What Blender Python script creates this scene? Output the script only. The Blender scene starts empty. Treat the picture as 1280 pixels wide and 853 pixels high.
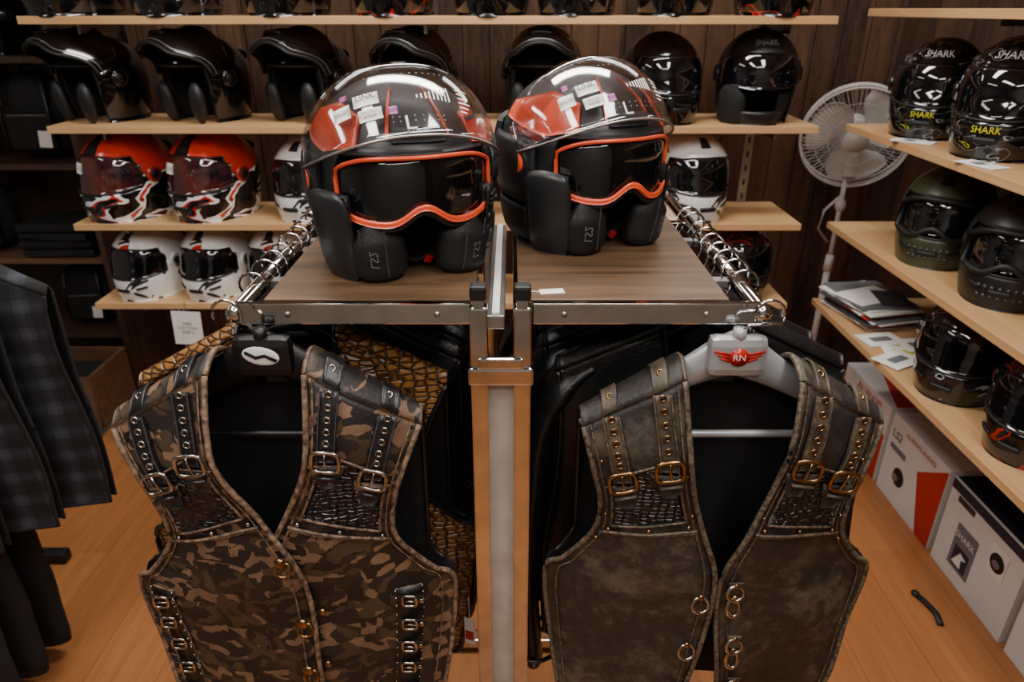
import bpy, bmesh, math, random
import numpy as np
from mathutils import Vector, Matrix, Euler
random.seed(3)
S2=math.sin; C2=math.cos; PI=math.pi
def c(r,g,b):
    f=lambda v:(v/255/12.92) if v/255<=.04045 else ((v/255+.055)/1.055)**2.4
    return (f(r),f(g),f(b),1)
# ---------------------------------------------------------------- materials
def newmat(name):
    m=bpy.data.materials.new(name); m.use_nodes=True
    nt=m.node_tree; b=nt.nodes['Principled BSDF']; return m,nt,b
def tc(nt,scale=(1,1,1),rot=(0,0,0)):
    t=nt.nodes.new('ShaderNodeTexCoord'); mp=nt.nodes.new('ShaderNodeMapping')
    mp.inputs['Scale'].default_value=scale; mp.inputs['Rotation'].default_value=rot
    nt.links.new(t.outputs['Object'],mp.inputs['Vector']); return mp.outputs['Vector']
def noise(nt,vec,scale,detail=4,rough=.55,dist=0):
    n=nt.nodes.new('ShaderNodeTexNoise'); n.inputs['Scale'].default_value=scale
    n.inputs['Detail'].default_value=detail; n.inputs['Roughness'].default_value=rough
    n.inputs['Distortion'].default_value=dist
    nt.links.new(vec,n.inputs['Vector']); return n
def ramp(nt,fac,stops,const=False):
    r=nt.nodes.new('ShaderNodeValToRGB'); cr=r.color_ramp
    if const: cr.interpolation='CONSTANT'
    while len(cr.elements)<len(stops): cr.elements.new(.5)
    for e,(p,col) in zip(cr.elements,stops): e.position=p; e.color=col
    nt.links.new(fac,r.inputs['Fac']); return r.outputs['Color']
def bump(nt,b,h,strength=.3,dist=.002):
    n=nt.nodes.new('ShaderNodeBump'); n.inputs['Strength'].default_value=strength; n.inputs['Distance'].default_value=dist
    nt.links.new(h,n.inputs['Height']); nt.links.new(n.outputs['Normal'],b.inputs['Normal'])
def pm(name,col,rough=.5,metal=0,col2=None,nscale=20,bmp=0,bscale=200,coat=0,spec=.5):
    m,nt,b=newmat(name)
    b.inputs['Roughness'].default_value=rough; b.inputs['Metallic'].default_value=metal
    b.inputs['Base Color'].default_value=col; b.inputs['Coat Weight'].default_value=coat
    b.inputs['Coat Roughness'].default_value=.05; b.inputs['Specular IOR Level'].default_value=spec
    v=tc(nt)
    n=noise(nt,v,nscale)
    c2=col2 if col2 else tuple(min(1,x*.8) for x in col[:3])+(1,)
    nt.links.new(ramp(nt,n.outputs['Fac'],[(.35,col),(.68,c2)]),b.inputs['Base Color'])
    if bmp:
        n2=noise(nt,v,bscale,3); bump(nt,b,n2.outputs['Fac'],bmp)
    return m
def wood(name,c1,c2,axis='x',rough=.45,sc=1):
    m,nt,b=newmat(name); s={'x':(1.2,14,14),'y':(14,1.2,14),'z':(14,14,1.2)}[axis]
    v=tc(nt,tuple(q*sc for q in s)); n=noise(nt,v,2.2,7,.6,.8)
    nt.links.new(ramp(nt,n.outputs['Fac'],[(.3,c1),(.7,c2)]),b.inputs['Base Color'])
    b.inputs['Roughness'].default_value=rough; bump(nt,b,n.outputs['Fac'],.12,.001); return m
def graphic(name,stops,scale,dist=1.5,sxyz=(1,1,1),rough=.15,w=0):
    m,nt,b=newmat(name); v=tc(nt,sxyz,(w,w*.5,w)); n=noise(nt,v,scale,1.5,.4,dist)
    nt.links.new(ramp(nt,n.outputs['Fac'],stops,True),b.inputs['Base Color'])
    b.inputs['Roughness'].default_value=rough; b.inputs['Coat Weight'].default_value=.6; return m
def plank_mat(name,axis,c1,c2,width):
    m,nt,b=newmat(name); t=nt.nodes.new('ShaderNodeTexCoord'); sp=nt.nodes.new('ShaderNodeSeparateXYZ')
    nt.links.new(t.outputs['Object'],sp.inputs[0])
    d=nt.nodes.new('ShaderNodeMath'); d.operation='DIVIDE'; d.inputs[1].default_value=width
    nt.links.new(sp.outputs[axis],d.inputs[0])
    fl=nt.nodes.new('ShaderNodeMath'); fl.operation='FLOOR'; nt.links.new(d.outputs[0],fl.inputs[0])
    wn=nt.nodes.new('ShaderNodeTexWhiteNoise'); wn.noise_dimensions='1D'; nt.links.new(fl.outputs[0],wn.inputs['W'])
    v=tc(nt,(13,13,1.6)); n=noise(nt,v,1.6,9,.78,2.6)
    ad=nt.nodes.new('ShaderNodeMath'); ad.operation='MULTIPLY_ADD'; ad.inputs[1].default_value=.32
    nt.links.new(wn.outputs['Value'],ad.inputs[0]); nt.links.new(n.outputs['Fac'],ad.inputs[2])
    nt.links.new(ramp(nt,ad.outputs[0],[(.42,c1),(.85,c2)]),b.inputs['Base Color'])
    b.inputs['Roughness'].default_value=.55; bump(nt,b,n.outputs['Fac'],.7,.006); return m
def floor_mat():
    m,nt,b=newmat('laminate'); v=tc(nt,(1,1,1),(0,0,PI/2))
    br=nt.nodes.new('ShaderNodeTexBrick'); nt.links.new(v,br.inputs['Vector'])
    br.inputs['Scale'].default_value=1; br.inputs['Brick Width'].default_value=1.2; br.inputs['Row Height'].default_value=.19
    br.inputs['Mortar Size'].default_value=.0008; br.inputs['Color1'].default_value=c(184,121,72); br.inputs['Color2'].default_value=c(166,106,62)
    br.inputs['Mortar'].default_value=c(112,70,44); br.inputs['Bias'].default_value=0
    v2=tc(nt,(16,1.2,1)); n=noise(nt,v2,2.5,6,.6,1)
    mx=nt.nodes.new('ShaderNodeMix'); mx.data_type='RGBA'; mx.blend_type='MULTIPLY'; mx.inputs[0].default_value=.5
    nt.links.new(br.outputs['Color'],mx.inputs[6])
    nt.links.new(ramp(nt,n.outputs['Fac'],[(.3,(.55,.5,.45,1)),(.65,(1,1,1,1))]),mx.inputs[7])
    nt.links.new(mx.outputs[2],b.inputs['Base Color']); b.inputs['Roughness'].default_value=.36; return m
def camo_mat():
    m,nt,b=newmat('camo_leather'); v=tc(nt,(1,.6,1.25)); n=noise(nt,v,30,2)
    mx=nt.nodes.new('ShaderNodeMix'); mx.data_type='VECTOR'; mx.inputs[0].default_value=.014
    nt.links.new(v,mx.inputs[4]); nt.links.new(n.outputs['Color'],mx.inputs[5])
    vo=nt.nodes.new('ShaderNodeTexVoronoi'); vo.inputs['Scale'].default_value=38; vo.distance='CHEBYCHEV'; nt.links.new(mx.outputs[1],vo.inputs['Vector'])
    sp=nt.nodes.new('ShaderNodeSeparateColor'); nt.links.new(vo.outputs['Color'],sp.inputs[0])
    n2=noise(nt,v,13,1); ad=nt.nodes.new('ShaderNodeMath'); ad.operation='MULTIPLY_ADD'; ad.inputs[1].default_value=.36
    nt.links.new(sp.outputs[0],ad.inputs[0]); nt.links.new(n2.outputs['Fac'],ad.inputs[2])
    col=ramp(nt,ad.outputs[0],[(0,c(22,20,20)),(.54,c(66,54,40)),(.66,c(38,32,28)),(.76,c(120,92,72)),(.86,c(28,25,24))],True)
    n3=noise(nt,v,11,8,.75); mm=nt.nodes.new('ShaderNodeMix'); mm.data_type='RGBA'; mm.blend_type='MULTIPLY'; mm.inputs[0].default_value=.75
    nt.links.new(col,mm.inputs[6]); nt.links.new(ramp(nt,n3.outputs['Fac'],[(.35,(.45,.45,.45,1)),(.65,(1.3,1.25,1.2,1))]),mm.inputs[7])
    nt.links.new(mm.outputs[2],b.inputs['Base Color']); b.inputs['Roughness'].default_value=.52
    n4=noise(nt,v,220,3); bump(nt,b,n4.outputs['Fac'],.35); return m
def brown_mat():
    m,nt,b=newmat('distressed_grey_brown_leather'); v=tc(nt); n=noise(nt,v,7,9,.75,.5); n2=noise(nt,v,60,4,.7)
    a=nt.nodes.new('ShaderNodeMath'); a.operation='MULTIPLY_ADD'; a.inputs[1].default_value=.35
    nt.links.new(n2.outputs['Fac'],a.inputs[0]); nt.links.new(n.outputs['Fac'],a.inputs[2])
    nt.links.new(ramp(nt,a.outputs[0],[(.48,c(21,19,17)),(.68,c(43,38,33)),(.84,c(86,76,64))]),b.inputs['Base Color'])
    b.inputs['Roughness'].default_value=.54; n4=noise(nt,v,180,4); bump(nt,b,n4.outputs['Fac'],.45); return m
def croc_mat(name,c1,c2,scale=75,rough=.35):
    m,nt,b=newmat(name); v=tc(nt,(1,1,1.7))
    vo=nt.nodes.new('ShaderNodeTexVoronoi'); vo.feature='DISTANCE_TO_EDGE'; vo.inputs['Scale'].default_value=scale; vo.inputs['Randomness'].default_value=.55
    nt.links.new(v,vo.inputs['Vector'])
    nt.links.new(ramp(nt,vo.outputs['Distance'],[(.02,c1),(.2,c2)]),b.inputs['Base Color'])
    b.inputs['Roughness'].default_value=rough; bump(nt,b,ramp(nt,vo.outputs['Distance'],[(0,(0,0,0,1)),(.22,(1,1,1,1))]),.8,.003); return m
def plaid_mat():
    m,nt,b=newmat('plaid_fabric'); v=tc(nt)
    def wv(d,sc,ph=0):
        w=nt.nodes.new('ShaderNodeTexWave'); w.bands_direction=d; w.inputs['Scale'].default_value=sc; w.inputs['Phase Offset'].default_value=ph; nt.links.new(v,w.inputs['Vector'])
        return ramp(nt,w.outputs['Fac'],[(0,(0,0,0,1)),(.55,(.33,.33,.33,1)),(.93,(.5,.5,.5,1))],True)
    a=nt.nodes.new('ShaderNodeMath'); a.operation='ADD'; nt.links.new(wv('X',5),a.inputs[0]); nt.links.new(wv('Z',5),a.inputs[1])
    nt.links.new(ramp(nt,a.outputs[0],[(.0,c(15,16,19)),(.4,c(27,28,33)),(.95,c(56,58,66))]),b.inputs['Base Color'])
    b.inputs['Roughness'].default_value=.85; return m
M={}
M['gloss']=pm('black_gloss_shell',c(9,9,10),.12,0,c(14,14,15),coat=.8)
M['matte']=pm('black_matte_shell',c(20,20,21),.42,0,c(27,27,28))
M['shell']=pm('black_satin_shell',c(27,28,30),.40,0,c(37,38,40))
M['fabric']=pm('black_padding',c(10,10,11),.85,0,c(17,17,18),bmp=.3,bscale=500)
M['pad']=pm('cheek_pad_vinyl',c(17,17,19),.5,0,c(25,25,27),bmp=.3,bscale=400)
M['rubber']=pm('black_rubber',c(14,14,14),.55)
M['orange']=pm('orange_red_paint',c(232,84,48),.32,0,c(218,72,40),coat=.4)
M['red']=pm('red_paint',c(190,34,30),.3,0,c(170,28,26))
M['redshell']=pm('red_orange_shell',c(206,52,34),.25,0,c(188,42,28),coat=.6)
M['white']=pm('white_paint',c(225,225,222),.3,0,c(210,210,208),coat=.4)
M['paper']=pm('white_paper',c(232,230,225),.7,0,c(220,218,212))
M['yellow']=pm('yellow_paint',c(200,190,30),.4)
M['blue']=pm('blue_print',c(30,62,120),.5)
M['pink']=pm('violet_print',c(150,70,130),.5)
M['grey']=pm('grey_print',c(110,112,115),.5)
M['dgrey']=pm('dark_grey_print',c(60,61,64),.5)
M['darkvisor']=pm('dark_visor',c(8,8,11),.04,0,c(11,11,15),coat=1)
M['ivisor']=pm('iridium_visor',c(20,18,24),.06,0,c(84,30,26),nscale=9,coat=1)
M['chrome']=pm('chrome',c(215,213,210),.1,1,c(190,188,185))
M['steel']=pm('brushed_aluminium',c(170,168,165),.35,.9,c(150,148,145))
M['strip']=pm('pale_metal_strip',c(190,184,177),.5,.2,c(170,163,155))
M['brass']=pm('antique_brass',c(178,140,96),.28,1,c(120,92,62),nscale=90)
M['nickel']=pm('nickel',c(200,192,180),.22,1,c(140,132,120),nscale=90)
M['birch']=wood('birch_shelf',c(188,144,100),c(208,164,116),'x')
M['birchy']=wood('birch_shelf_side',c(180,138,96),c(200,158,112),'y')
M['rackwood']=wood('brown_shelf_board',c(58,44,31),c(112,84,60),'x',.4,1.2)
M['darkwood']=wood('dark_cabinet_wood',c(52,36,27),c(78,54,40),'z',.5)
M['crate']=wood('crate_wood',c(84,60,44),c(118,84,60),'x',.55)
M['camo']=camo_mat()
M['brown']=brown_mat()
M['brownstrap']=pm('worn_brown_strap',c(44,38,32),.5,0,c(88,76,60),nscale=40,bmp=.4,bscale=200)
M['brownedge']=pm('worn_leather_edge',c(46,40,33),.55,0,c(118,102,82),nscale=170,bmp=.5,bscale=300)
M['tanedge']=pm('tan_leather_edge',c(62,50,41),.55,0,c(154,124,100),nscale=110,bmp=.5,bscale=300)
M['croc']=croc_mat('black_croc_leather',c(5,5,5),c(20,19,19),85,.28)
M['crocbrown']=croc_mat('dark_brown_croc_leather',c(7,7,6),c(28,25,23),85,.3)
M['croctan']=croc_mat('tan_croc_leather',c(48,29,13),c(142,94,44),60)
M['leather']=pm('black_leather',c(14,14,15),.38,0,c(24,24,26),nscale=30,bmp=.5,bscale=150)
M['strap']=pm('black_strap_leather',c(18,17,17),.36,0,c(30,28,28),nscale=60,bmp=.3)
M['lining']=pm('black_lining',c(8,8,10),.9,0,c(14,14,17),nscale=30)
M['plaid']=plaid_mat()
M['cloth']=pm('black_cloth',c(13,13,15),.85,0,c(20,20,23),bmp=.3)
M['hblack']=pm('black_hanger_plastic',c(14,14,15),.45)
M['hsilver']=pm('silver_hanger_plastic',c(165,165,167),.3,.3,c(148,148,150))
M['fanw']=pm('white_plastic',c(235,235,233),.4,0,c(222,222,220))
M['green']=pm('army_green_paint',c(44,52,36),.4,0,c(58,66,46),coat=.2)
M['cardw']=pm('white_cardboard',c(218,216,215),.6,0,c(204,202,201),nscale=3)
M['cardr']=pm('red_cardboard',c(188,42,36),.55,0,c(170,34,30),nscale=3)
M['cardb']=pm('navy_cardboard',c(28,38,62),.55)
M['g_white']=graphic('white_graphic',[(0,c(14,14,15)),(.48,c(225,225,222)),(.56,c(190,40,30)),(.6,c(22,22,24))],5.5,1.6,(1,1.2,2.6))
M['g_mostlywhite']=graphic('mostly_white_graphic',[(0,c(30,30,32)),(.33,c(225,225,222)),(.64,c(40,40,44))],6,1.2,(1,1.5,2.2))
M['g_dark']=graphic('dark_graphic',[(0,c(10,10,11)),(.5,c(28,28,30)),(.64,c(170,170,170)),(.665,c(12,12,13))],9,1.6,(1,1.5,2),w=.6)
M['g_dred']=graphic('dark_red_graphic',[(0,c(10,10,11)),(.53,c(150,30,28)),(.57,c(14,14,14)),(.68,c(190,190,186))],11,1.6,w=.9)
M['g_sponsor']=graphic('sponsor_graphic',[(0,c(14,14,15)),(.57,c(150,150,150)),(.585,c(14,14,15)),(.70,c(180,190,30)),(.715,c(14,14,15))],18,.5,(1,1,2.2),w=.3)
def clearmat():
    m=bpy.data.materials.new('clear_polycarbonate'); m.use_nodes=True; nt=m.node_tree
    for n in list(nt.nodes): nt.nodes.remove(n)
    o=nt.nodes.new('ShaderNodeOutputMaterial'); t=nt.nodes.new('ShaderNodeBsdfTransparent'); t.inputs[0].default_value=(.97,.97,.985,1)
    g=nt.nodes.new('ShaderNodeBsdfGlossy'); g.inputs['Roughness'].default_value=.06
    lw=nt.nodes.new('ShaderNodeLayerWeight'); lw.inputs[0].default_value=.35
    mp=nt.nodes.new('ShaderNodeMath'); mp.operation='MULTIPLY_ADD'; mp.inputs[1].default_value=.5; mp.inputs[2].default_value=.055
    nt.links.new(lw.outputs['Fresnel'],mp.inputs[0])
    x=nt.nodes.new('ShaderNodeMixShader'); nt.links.new(mp.outputs[0],x.inputs[0]); nt.links.new(t.outputs[0],x.inputs[1]); nt.links.new(g.outputs[0],x.inputs[2])
    nt.links.new(x.outputs[0],o.inputs['Surface']); return m
M['clear']=clearmat()
def emis(name,col,s):
    m,nt,b=newmat(name); b.inputs['Emission Color'].default_value=col; b.inputs['Emission Strength'].default_value=s; return m
M['lamp']=emis('lamp_diffuser',(1,.97,.92,1),4)
# ---------------------------------------------------------------- builder
class B:
    def __init__(s): s.v=[]; s.f=[]; s.m=[]; s.sm=[]; s.slots=[]
    def mi(s,k):
        if k not in s.slots: s.slots.append(k)
        return s.slots.index(k)
    def add(s,vs,fs,mat,smooth=True,X=None):
        o=len(s.v); i=s.mi(mat)
        for p in vs:
            if X is not None: p=X@Vector(p)
            s.v.append((float(p[0]),float(p[1]),float(p[2])))
        for f in fs: s.f.append([o+q for q in f]); s.m.append(i); s.sm.append(smooth)
    def box(s,ce,sz,mat,bev=0,X=None,rot=None):
        bm=bmesh.new(); bmesh.ops.create_cube(bm,size=1)
        for v in bm.verts: v.co=Vector((v.co.x*sz[0],v.co.y*sz[1],v.co.z*sz[2]))
        if bev>0: bmesh.ops.bevel(bm,geom=list(bm.edges),offset=bev,segments=2,affect='EDGES',profile=.6)
        T=Matrix.Translation(ce)
        if rot: T=T@Euler(rot).to_matrix().to_4x4()
        if X is not None: T=X@T
        bm.verts.index_update()
        s.add([T@v.co for v in bm.verts],[[v.index for v in f.verts] for f in bm.faces],mat,False); bm.free()
    def tube(s,pts,r,mat,n=8,closed=False,radii=None,sc=(1,1),X=None,up=(0,0,1),cap=True):
        P=[Vector(p) for p in pts]; N=len(P); vs=[]; fs=[]
        up=Vector(up)
        for i in range(N):
            if closed: d=P[(i+1)%N]-P[i-1]
            else: d=P[min(i+1,N-1)]-P[max(i-1,0)]
            d.normalize(); u=up-d*up.dot(d)
            if u.length<.15:
                alt=Vector((1,0,0)) if abs(d.x)<.8 else Vector((0,1,0)); u=alt-d*alt.dot(d)
            u.normalize()
            w=d.cross(u); rr=radii[i] if radii else r
            for k in range(n):
                a=2*PI*k/n; vs.append(P[i]+u*(rr*sc[0]*C2(a))+w*(rr*sc[1]*S2(a)))
        for i in range(N if closed else N-1):
            j=(i+1)%N
            for k in range(n): fs.append([i*n+k,i*n+(k+1)%n,j*n+(k+1)%n,j*n+k])
        if not closed and cap:
            fs.append(list(range(n))[::-1]); fs.append([(N-1)*n+k for k in range(n)])
        s.add(vs,fs,mat,n>4,X)
    def cyl(s,p0,p1,r,mat,n=16,r2=None,X=None):
        s.tube([p0,p1],r,mat,n,radii=[r,r if r2 is None else r2],X=X)
    def torus(s,ce,R,r,nrm,mat,n=16,m=6,X=None,sc=1):
        nrm=Vector(nrm).normalized(); a=Vector((0,0,1)) if abs(nrm.z)<.9 else Vector((1,0,0))
        u=nrm.cross(a).normalized(); w=nrm.cross(u)
        s.tube([Vector(ce)+u*(R*C2(2*PI*k/n))+w*(R*sc*S2(2*PI*k/n)) for k in range(n)],r,mat,m,True,up=nrm,X=X)
    def ell(s,ce,rad,mat,nu=20,nv=12,X=None,rot=None):
        vs=[];fs=[]; R=Euler(rot).to_matrix() if rot else Matrix.Identity(3)
        for i in range(nv+1):
            t=PI*i/nv
            for j in range(nu):
                a=2*PI*j/nu; vs.append(Vector(ce)+R@Vector((rad[0]*S2(t)*C2(a),rad[1]*S2(t)*S2(a),rad[2]*C2(t))))
        for i in range(nv):
            for j in range(nu): fs.append([i*nu+j,(i+1)*nu+j,(i+1)*nu+(j+1)%nu,i*nu+(j+1)%nu])
        s.add(vs,fs,mat,True,X)
    def sheet(s,P,th,mat,mat2=None,X=None,flip=False,rim=None):
        P=np.array(P,float); nu,nv,_=P.shape
        du=np.gradient(P,axis=0); dv=np.gradient(P,axis=1); n=np.cross(du,dv)
        L=np.linalg.norm(n,axis=2,keepdims=True); n=np.where(L>1e-10,n/np.maximum(L,1e-12),np.array([0,0,1.0]))
        if flip: n=-n
        Q=P-n*th; vs=list(P.reshape(-1,3))+list(Q.reshape(-1,3)); o=nu*nv
        f1=[[i*nv+j,(i+1)*nv+j,(i+1)*nv+j+1,i*nv+j+1] for i in range(nu-1) for j in range(nv-1)]
        base=len(s.v); s.add(vs,[],mat,True,X)
        i1=s.mi(mat); i2=s.mi(mat2 or mat); i3=s.mi(rim or mat)
        for f in f1:
            s.f.append([base+q for q in f]); s.m.append(i1); s.sm.append(True)
            s.f.append([base+o+q for q in f[::-1]]); s.m.append(i2); s.sm.append(True)
        ed=[(i*nv,(i+1)*nv) for i in range(nu-1)]+[(i*nv+nv-1,(i+1)*nv+nv-1) for i in range(nu-1)]+[(j,j+1) for j in range(nv-1)]+[((nu-1)*nv+j,(nu-1)*nv+j+1) for j in range(nv-1)]
        for a,b_ in ed: s.f.append([base+a,base+b_,base+o+b_,base+o+a]); s.m.append(i3); s.sm.append(False)
    def text(s,body,size,fn,mat):
        cu=bpy.data.curves.new('t','FONT'); cu.body=body; cu.size=size; cu.align_x='CENTER'; cu.align_y='CENTER'; cu.resolution_u=2
        ob=bpy.data.objects.new('t',cu); bpy.context.scene.collection.objects.link(ob)
        me=bpy.data.meshes.new_from_object(ob.evaluated_get(bpy.context.evaluated_depsgraph_get()))
        s.add([fn(v.co.x,v.co.y) for v in me.vertices],[list(p.vertices) for p in me.polygons],mat,False)
        bpy.data.objects.remove(ob); bpy.data.curves.remove(cu); bpy.data.meshes.remove(me)
    def make(s,name,loc=(0,0,0),rot=(0,0,0),scale=1):
        me=bpy.data.meshes.new(name); me.from_pydata(s.v,[],s.f)
        for k in s.slots: me.materials.append(M[k])
        me.polygons.foreach_set('material_index',s.m); me.polygons.foreach_set('use_smooth',s.sm); me.update()
        ob=bpy.data.objects.new(name,me); bpy.context.scene.collection.objects.link(ob)
        ob.location=loc; ob.rotation_euler=rot; ob.scale=(scale,)*3 if not isinstance(scale,tuple) else scale; return ob
def inst(ob,loc,rot=(0,0,0),scale=1,name=None):
    o=bpy.data.objects.new(name or ob.name.split('.')[0],ob.data); bpy.context.scene.collection.objects.link(o)
    o.location=loc; o.rotation_euler=rot; o.scale=(scale,)*3 if not isinstance(scale,tuple) else scale; return o
def sst(x): x=max(0,min(1,x)); return x*x*(3-2*x)
# ---------------------------------------------------------------- room
XL,XR,YF,YB,H=-3.2,1.65,-1.6,3.25,2.75
M['floor']=floor_mat()
M['plank_b']=plank_mat('dark_plank_wall',0,c(34,23,16),c(104,72,48),.115)
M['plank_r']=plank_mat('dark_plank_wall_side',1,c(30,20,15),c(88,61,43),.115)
M['tile']=pm('grey_floor_tile',c(165,165,165),.4,0,c(145,145,146),nscale=4)
M['plaster']=pm('off_white_plaster',c(140,135,128),.8,0,c(130,125,118),nscale=3)
M['ceil']=pm('white_ceiling',c(190,188,183),.8,0,c(180,178,173),nscale=3)
b=B(); b.box(((XR-1.73)/2,(YF+YB)/2,-.025),(XR+1.73,YB-YF,.05),'floor')
b.box(((XL-1.73)/2,(YF+YB)/2,-.028),(-1.73-XL,YB-YF,.05),'tile'); b.box((-1.73,(YF+YB)/2,-.001),(.03,YB-YF,.008),'steel'); b.make('floor')
b=B(); b.box((0,YB+.06,H/2),(6.6,.08,H),'plank_b')
x=XL
while x<XR:
    b.box((x+.0575,YB+.01,H/2),(.111,.02,H),'plank_b',.002); x+=.115
b.make('wall_back')
b=B(); b.box((XR+.06,(YF+YB)/2,H/2),(.08,YB-YF,H),'plank_r'); y=YF
while y<YB:
    b.box((XR+.01,y+.0575,H/2),(.02,.111,H),'plank_r',.002); y+=.115
b.make('wall_right')
b=B(); b.box((XL-.05,(YF+YB)/2,H/2),(.1,YB-YF,H),'plaster'); b.make('wall_left')
b=B(); b.box(((XL+XR)/2,YF-.05,H/2),(XR-XL,.1,H),'plaster'); b.make('wall_front')
b=B(); b.box(((XL+XR)/2,(YF+YB)/2,H+.05),(XR-XL+.2,YB-YF+.2,.1),'ceil'); b.make('ceiling')
# ---------------------------------------------------------------- shelving
RZ=[1.60,1.29,.98,.70]
for z in RZ+[1.93]:
    b=B(); b.box((0,0,-.011),(2.39,.30,.022),'birch',.002)
    for x in (-1.055,-.015,1.085): b.box((x,.03,-.036),(.008,.24,.028),'steel')
    b.make('wooden_shelf',(-.245,2.40,z))
for x in (-1.30,-.26,.84):
    b=B(); b.box((0,0,1.12),(.032,.026,2.24),'steel')
    for k in range(36): b.box((0,-.0145,.25+k*.05),(.006,.004,.02),'rubber')
    b.box((0,.0,.012),(.07,.05,.024),'steel'); b.make('shelf_upright',(x,2.569,0))
SZ=[1.62,1.277,.948,.66]
for z in SZ:
    b=B(); b.box((0,0,-.011),(.525,2.1,.022),'birchy',.002)
    for y in (-.75,.05,.85): b.box((.14,y,-.034),(.22,.008,.024),'steel')
    b.make('wooden_shelf',(1.3625,1.35,z))
for y in (.6,1.4,2.2):
    b=B(); b.box((0,0,1.0),(.016,.03,2.0),'steel'); b.make('shelf_upright',(1.638,y,0))
b=B()
for z in (1.78,1.455,1.05,.65,.3): b.box((-2.25,3.05,z-.012),(1.0,.34,.024),'darkwood' if z!=.65 else 'crate')
for x in (-2.76,-1.74): b.box((x,3.05,1.1),(.024,.36,2.2),'darkwood')
b.box((-2.25,3.232,1.1),(1.0,.012,2.2),'darkwood'); b.make('dark_wood_bookcase')
b=B(); b.box((0,0,.012),(.46,.3,.016),'crate')
for sy in (-1,1): b.box((0,sy*.145,.125),(.46,.016,.24),'crate',.002)
for sx in (-1,1): b.box((sx*.225,0,.125),(.016,.28,.24),'crate',.002)
b.box((0,0,.17),(.40,.24,.05),'cloth',.02); b.make('wooden_crate',(-1.97,2.70,0))
# ---------------------------------------------------------------- helmets
def SF(th,w,off=0,a=.124,bF=.150,bB=.152,zc=.145,ht=.130,chin=0):
    st,ct=S2(th),C2(th)
    sx=math.copysign(abs(st)**.92,st); cx=math.copysign(abs(ct)**.92,ct); bb=bF if ct>0 else bB
    if w>=0:
        k=C2(w); z=zc+(ht+off)*S2(w); x=(a+off)*k*sx; y=-(bb+off)*k*cx
    else:
        k=1-.14*w*w; z=zc+w*zc; x=(a*k+off)*sx; y=-(bb*k+off)*cx
        if chin and ct>0: y-=chin*ct**1.5*S2(min(1,-w*1.25)*PI*.5)
    return (x,y,z)
def patch(b,t0,t1,n,lo,hi,m,off,th,mat,mat2=None,X=None,chin=0,pillow=0,ths=None,**kw):
    ths=ths if ths is not None else [t0+(t1-t0)*i/n for i in range(n+1)]
    P=[]
    for t in ths:
        l=lo(t) if callable(lo) else lo; h=hi(t) if callable(hi) else hi; row=[]
        for j in range(m+1):
            u=j/m; o=off
            if pillow:
                q=(t-ths[0])/(ths[-1]-ths[0]); o+=pillow*((1-(2*q-1)**4)*(1-(2*u-1)**6)-1)
            row.append(SF(t,l+(h-l)*u,o,chin=chin,**kw))
        P.append(row)
    b.sheet(P,th,mat,mat2,X)
def shell_thetas(t0,t1):
    s=set(round(-PI+2*PI*i/48,4) for i in range(49))
    s={x for x in s if not(t0-.02<abs(x)<t1+.02)}
    for k in range(11):
        q=t0+(t1-t0)*k/10; s|={round(q,4),round(-q,4)}
    s|={-PI,PI}; return sorted(s)
def rotX(al,zc=.145,y=0): return Matrix.Translation((0,y,zc))@Matrix.Rotation(-al,4,'X')@Matrix.Translation((0,-y,-zc))
def base_shell(b,mat,wf,t0,t1,low=-1):
    lo=lambda t: wf+(low-wf)*sst((abs(t)-t0)/(t1-t0))
    ths=shell_thetas(t0,t1)
    patch(b,0,0,0,lo,PI/2,18,0,.005,mat,'fabric',ths=ths)
    lo2=lambda t: wf+.0+(low+.03-wf)*sst((abs(t)-t0-.04)/(t1-t0))
    patch(b,0,0,0,lo2,1.5,10,-.008,.018,'fabric',ths=ths)
    b.tube([SF(t,lo(t)-.0,-.003) for t in ths],.0038,'rubber',6,True)
def pivot(b,mat,t=1.5,w=-.02,R=.028,mat2='rubber'):
    for sg in (-1,1):
        p=Vector(SF(sg*t,w,-.002)); q=Vector(SF(sg*t,w,.008)); d=(q-p).normalized(); d=Vector((sg,d.y*.3,0)).normalized()
        b.cyl(p,p+d*.010,R,mat,24,R*.88); b.cyl(p+d*.009,p+d*.013,R*.62,mat2,20,R*.5); b.torus(p+d*.0105,R*.78,.0016,d,'rubber')
def vents(b,mat):
    P=[[SF(-.16+.32*i/6,.75+.35*j/5,.001+.007*S2(PI*j/5)*S2(PI*(i+.2)/6.4)) for j in range(6)] for i in range(7)]
    b.sheet(P,.003,mat)
    P=[[SF(PI-.5+1.0*i/8,.35+.3*j/4,.002+.012*S2(PI*min(1,(j+.3)/4))) for j in range(5)] for i in range(9)]
    b.sheet(P,.004,mat)
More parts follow.
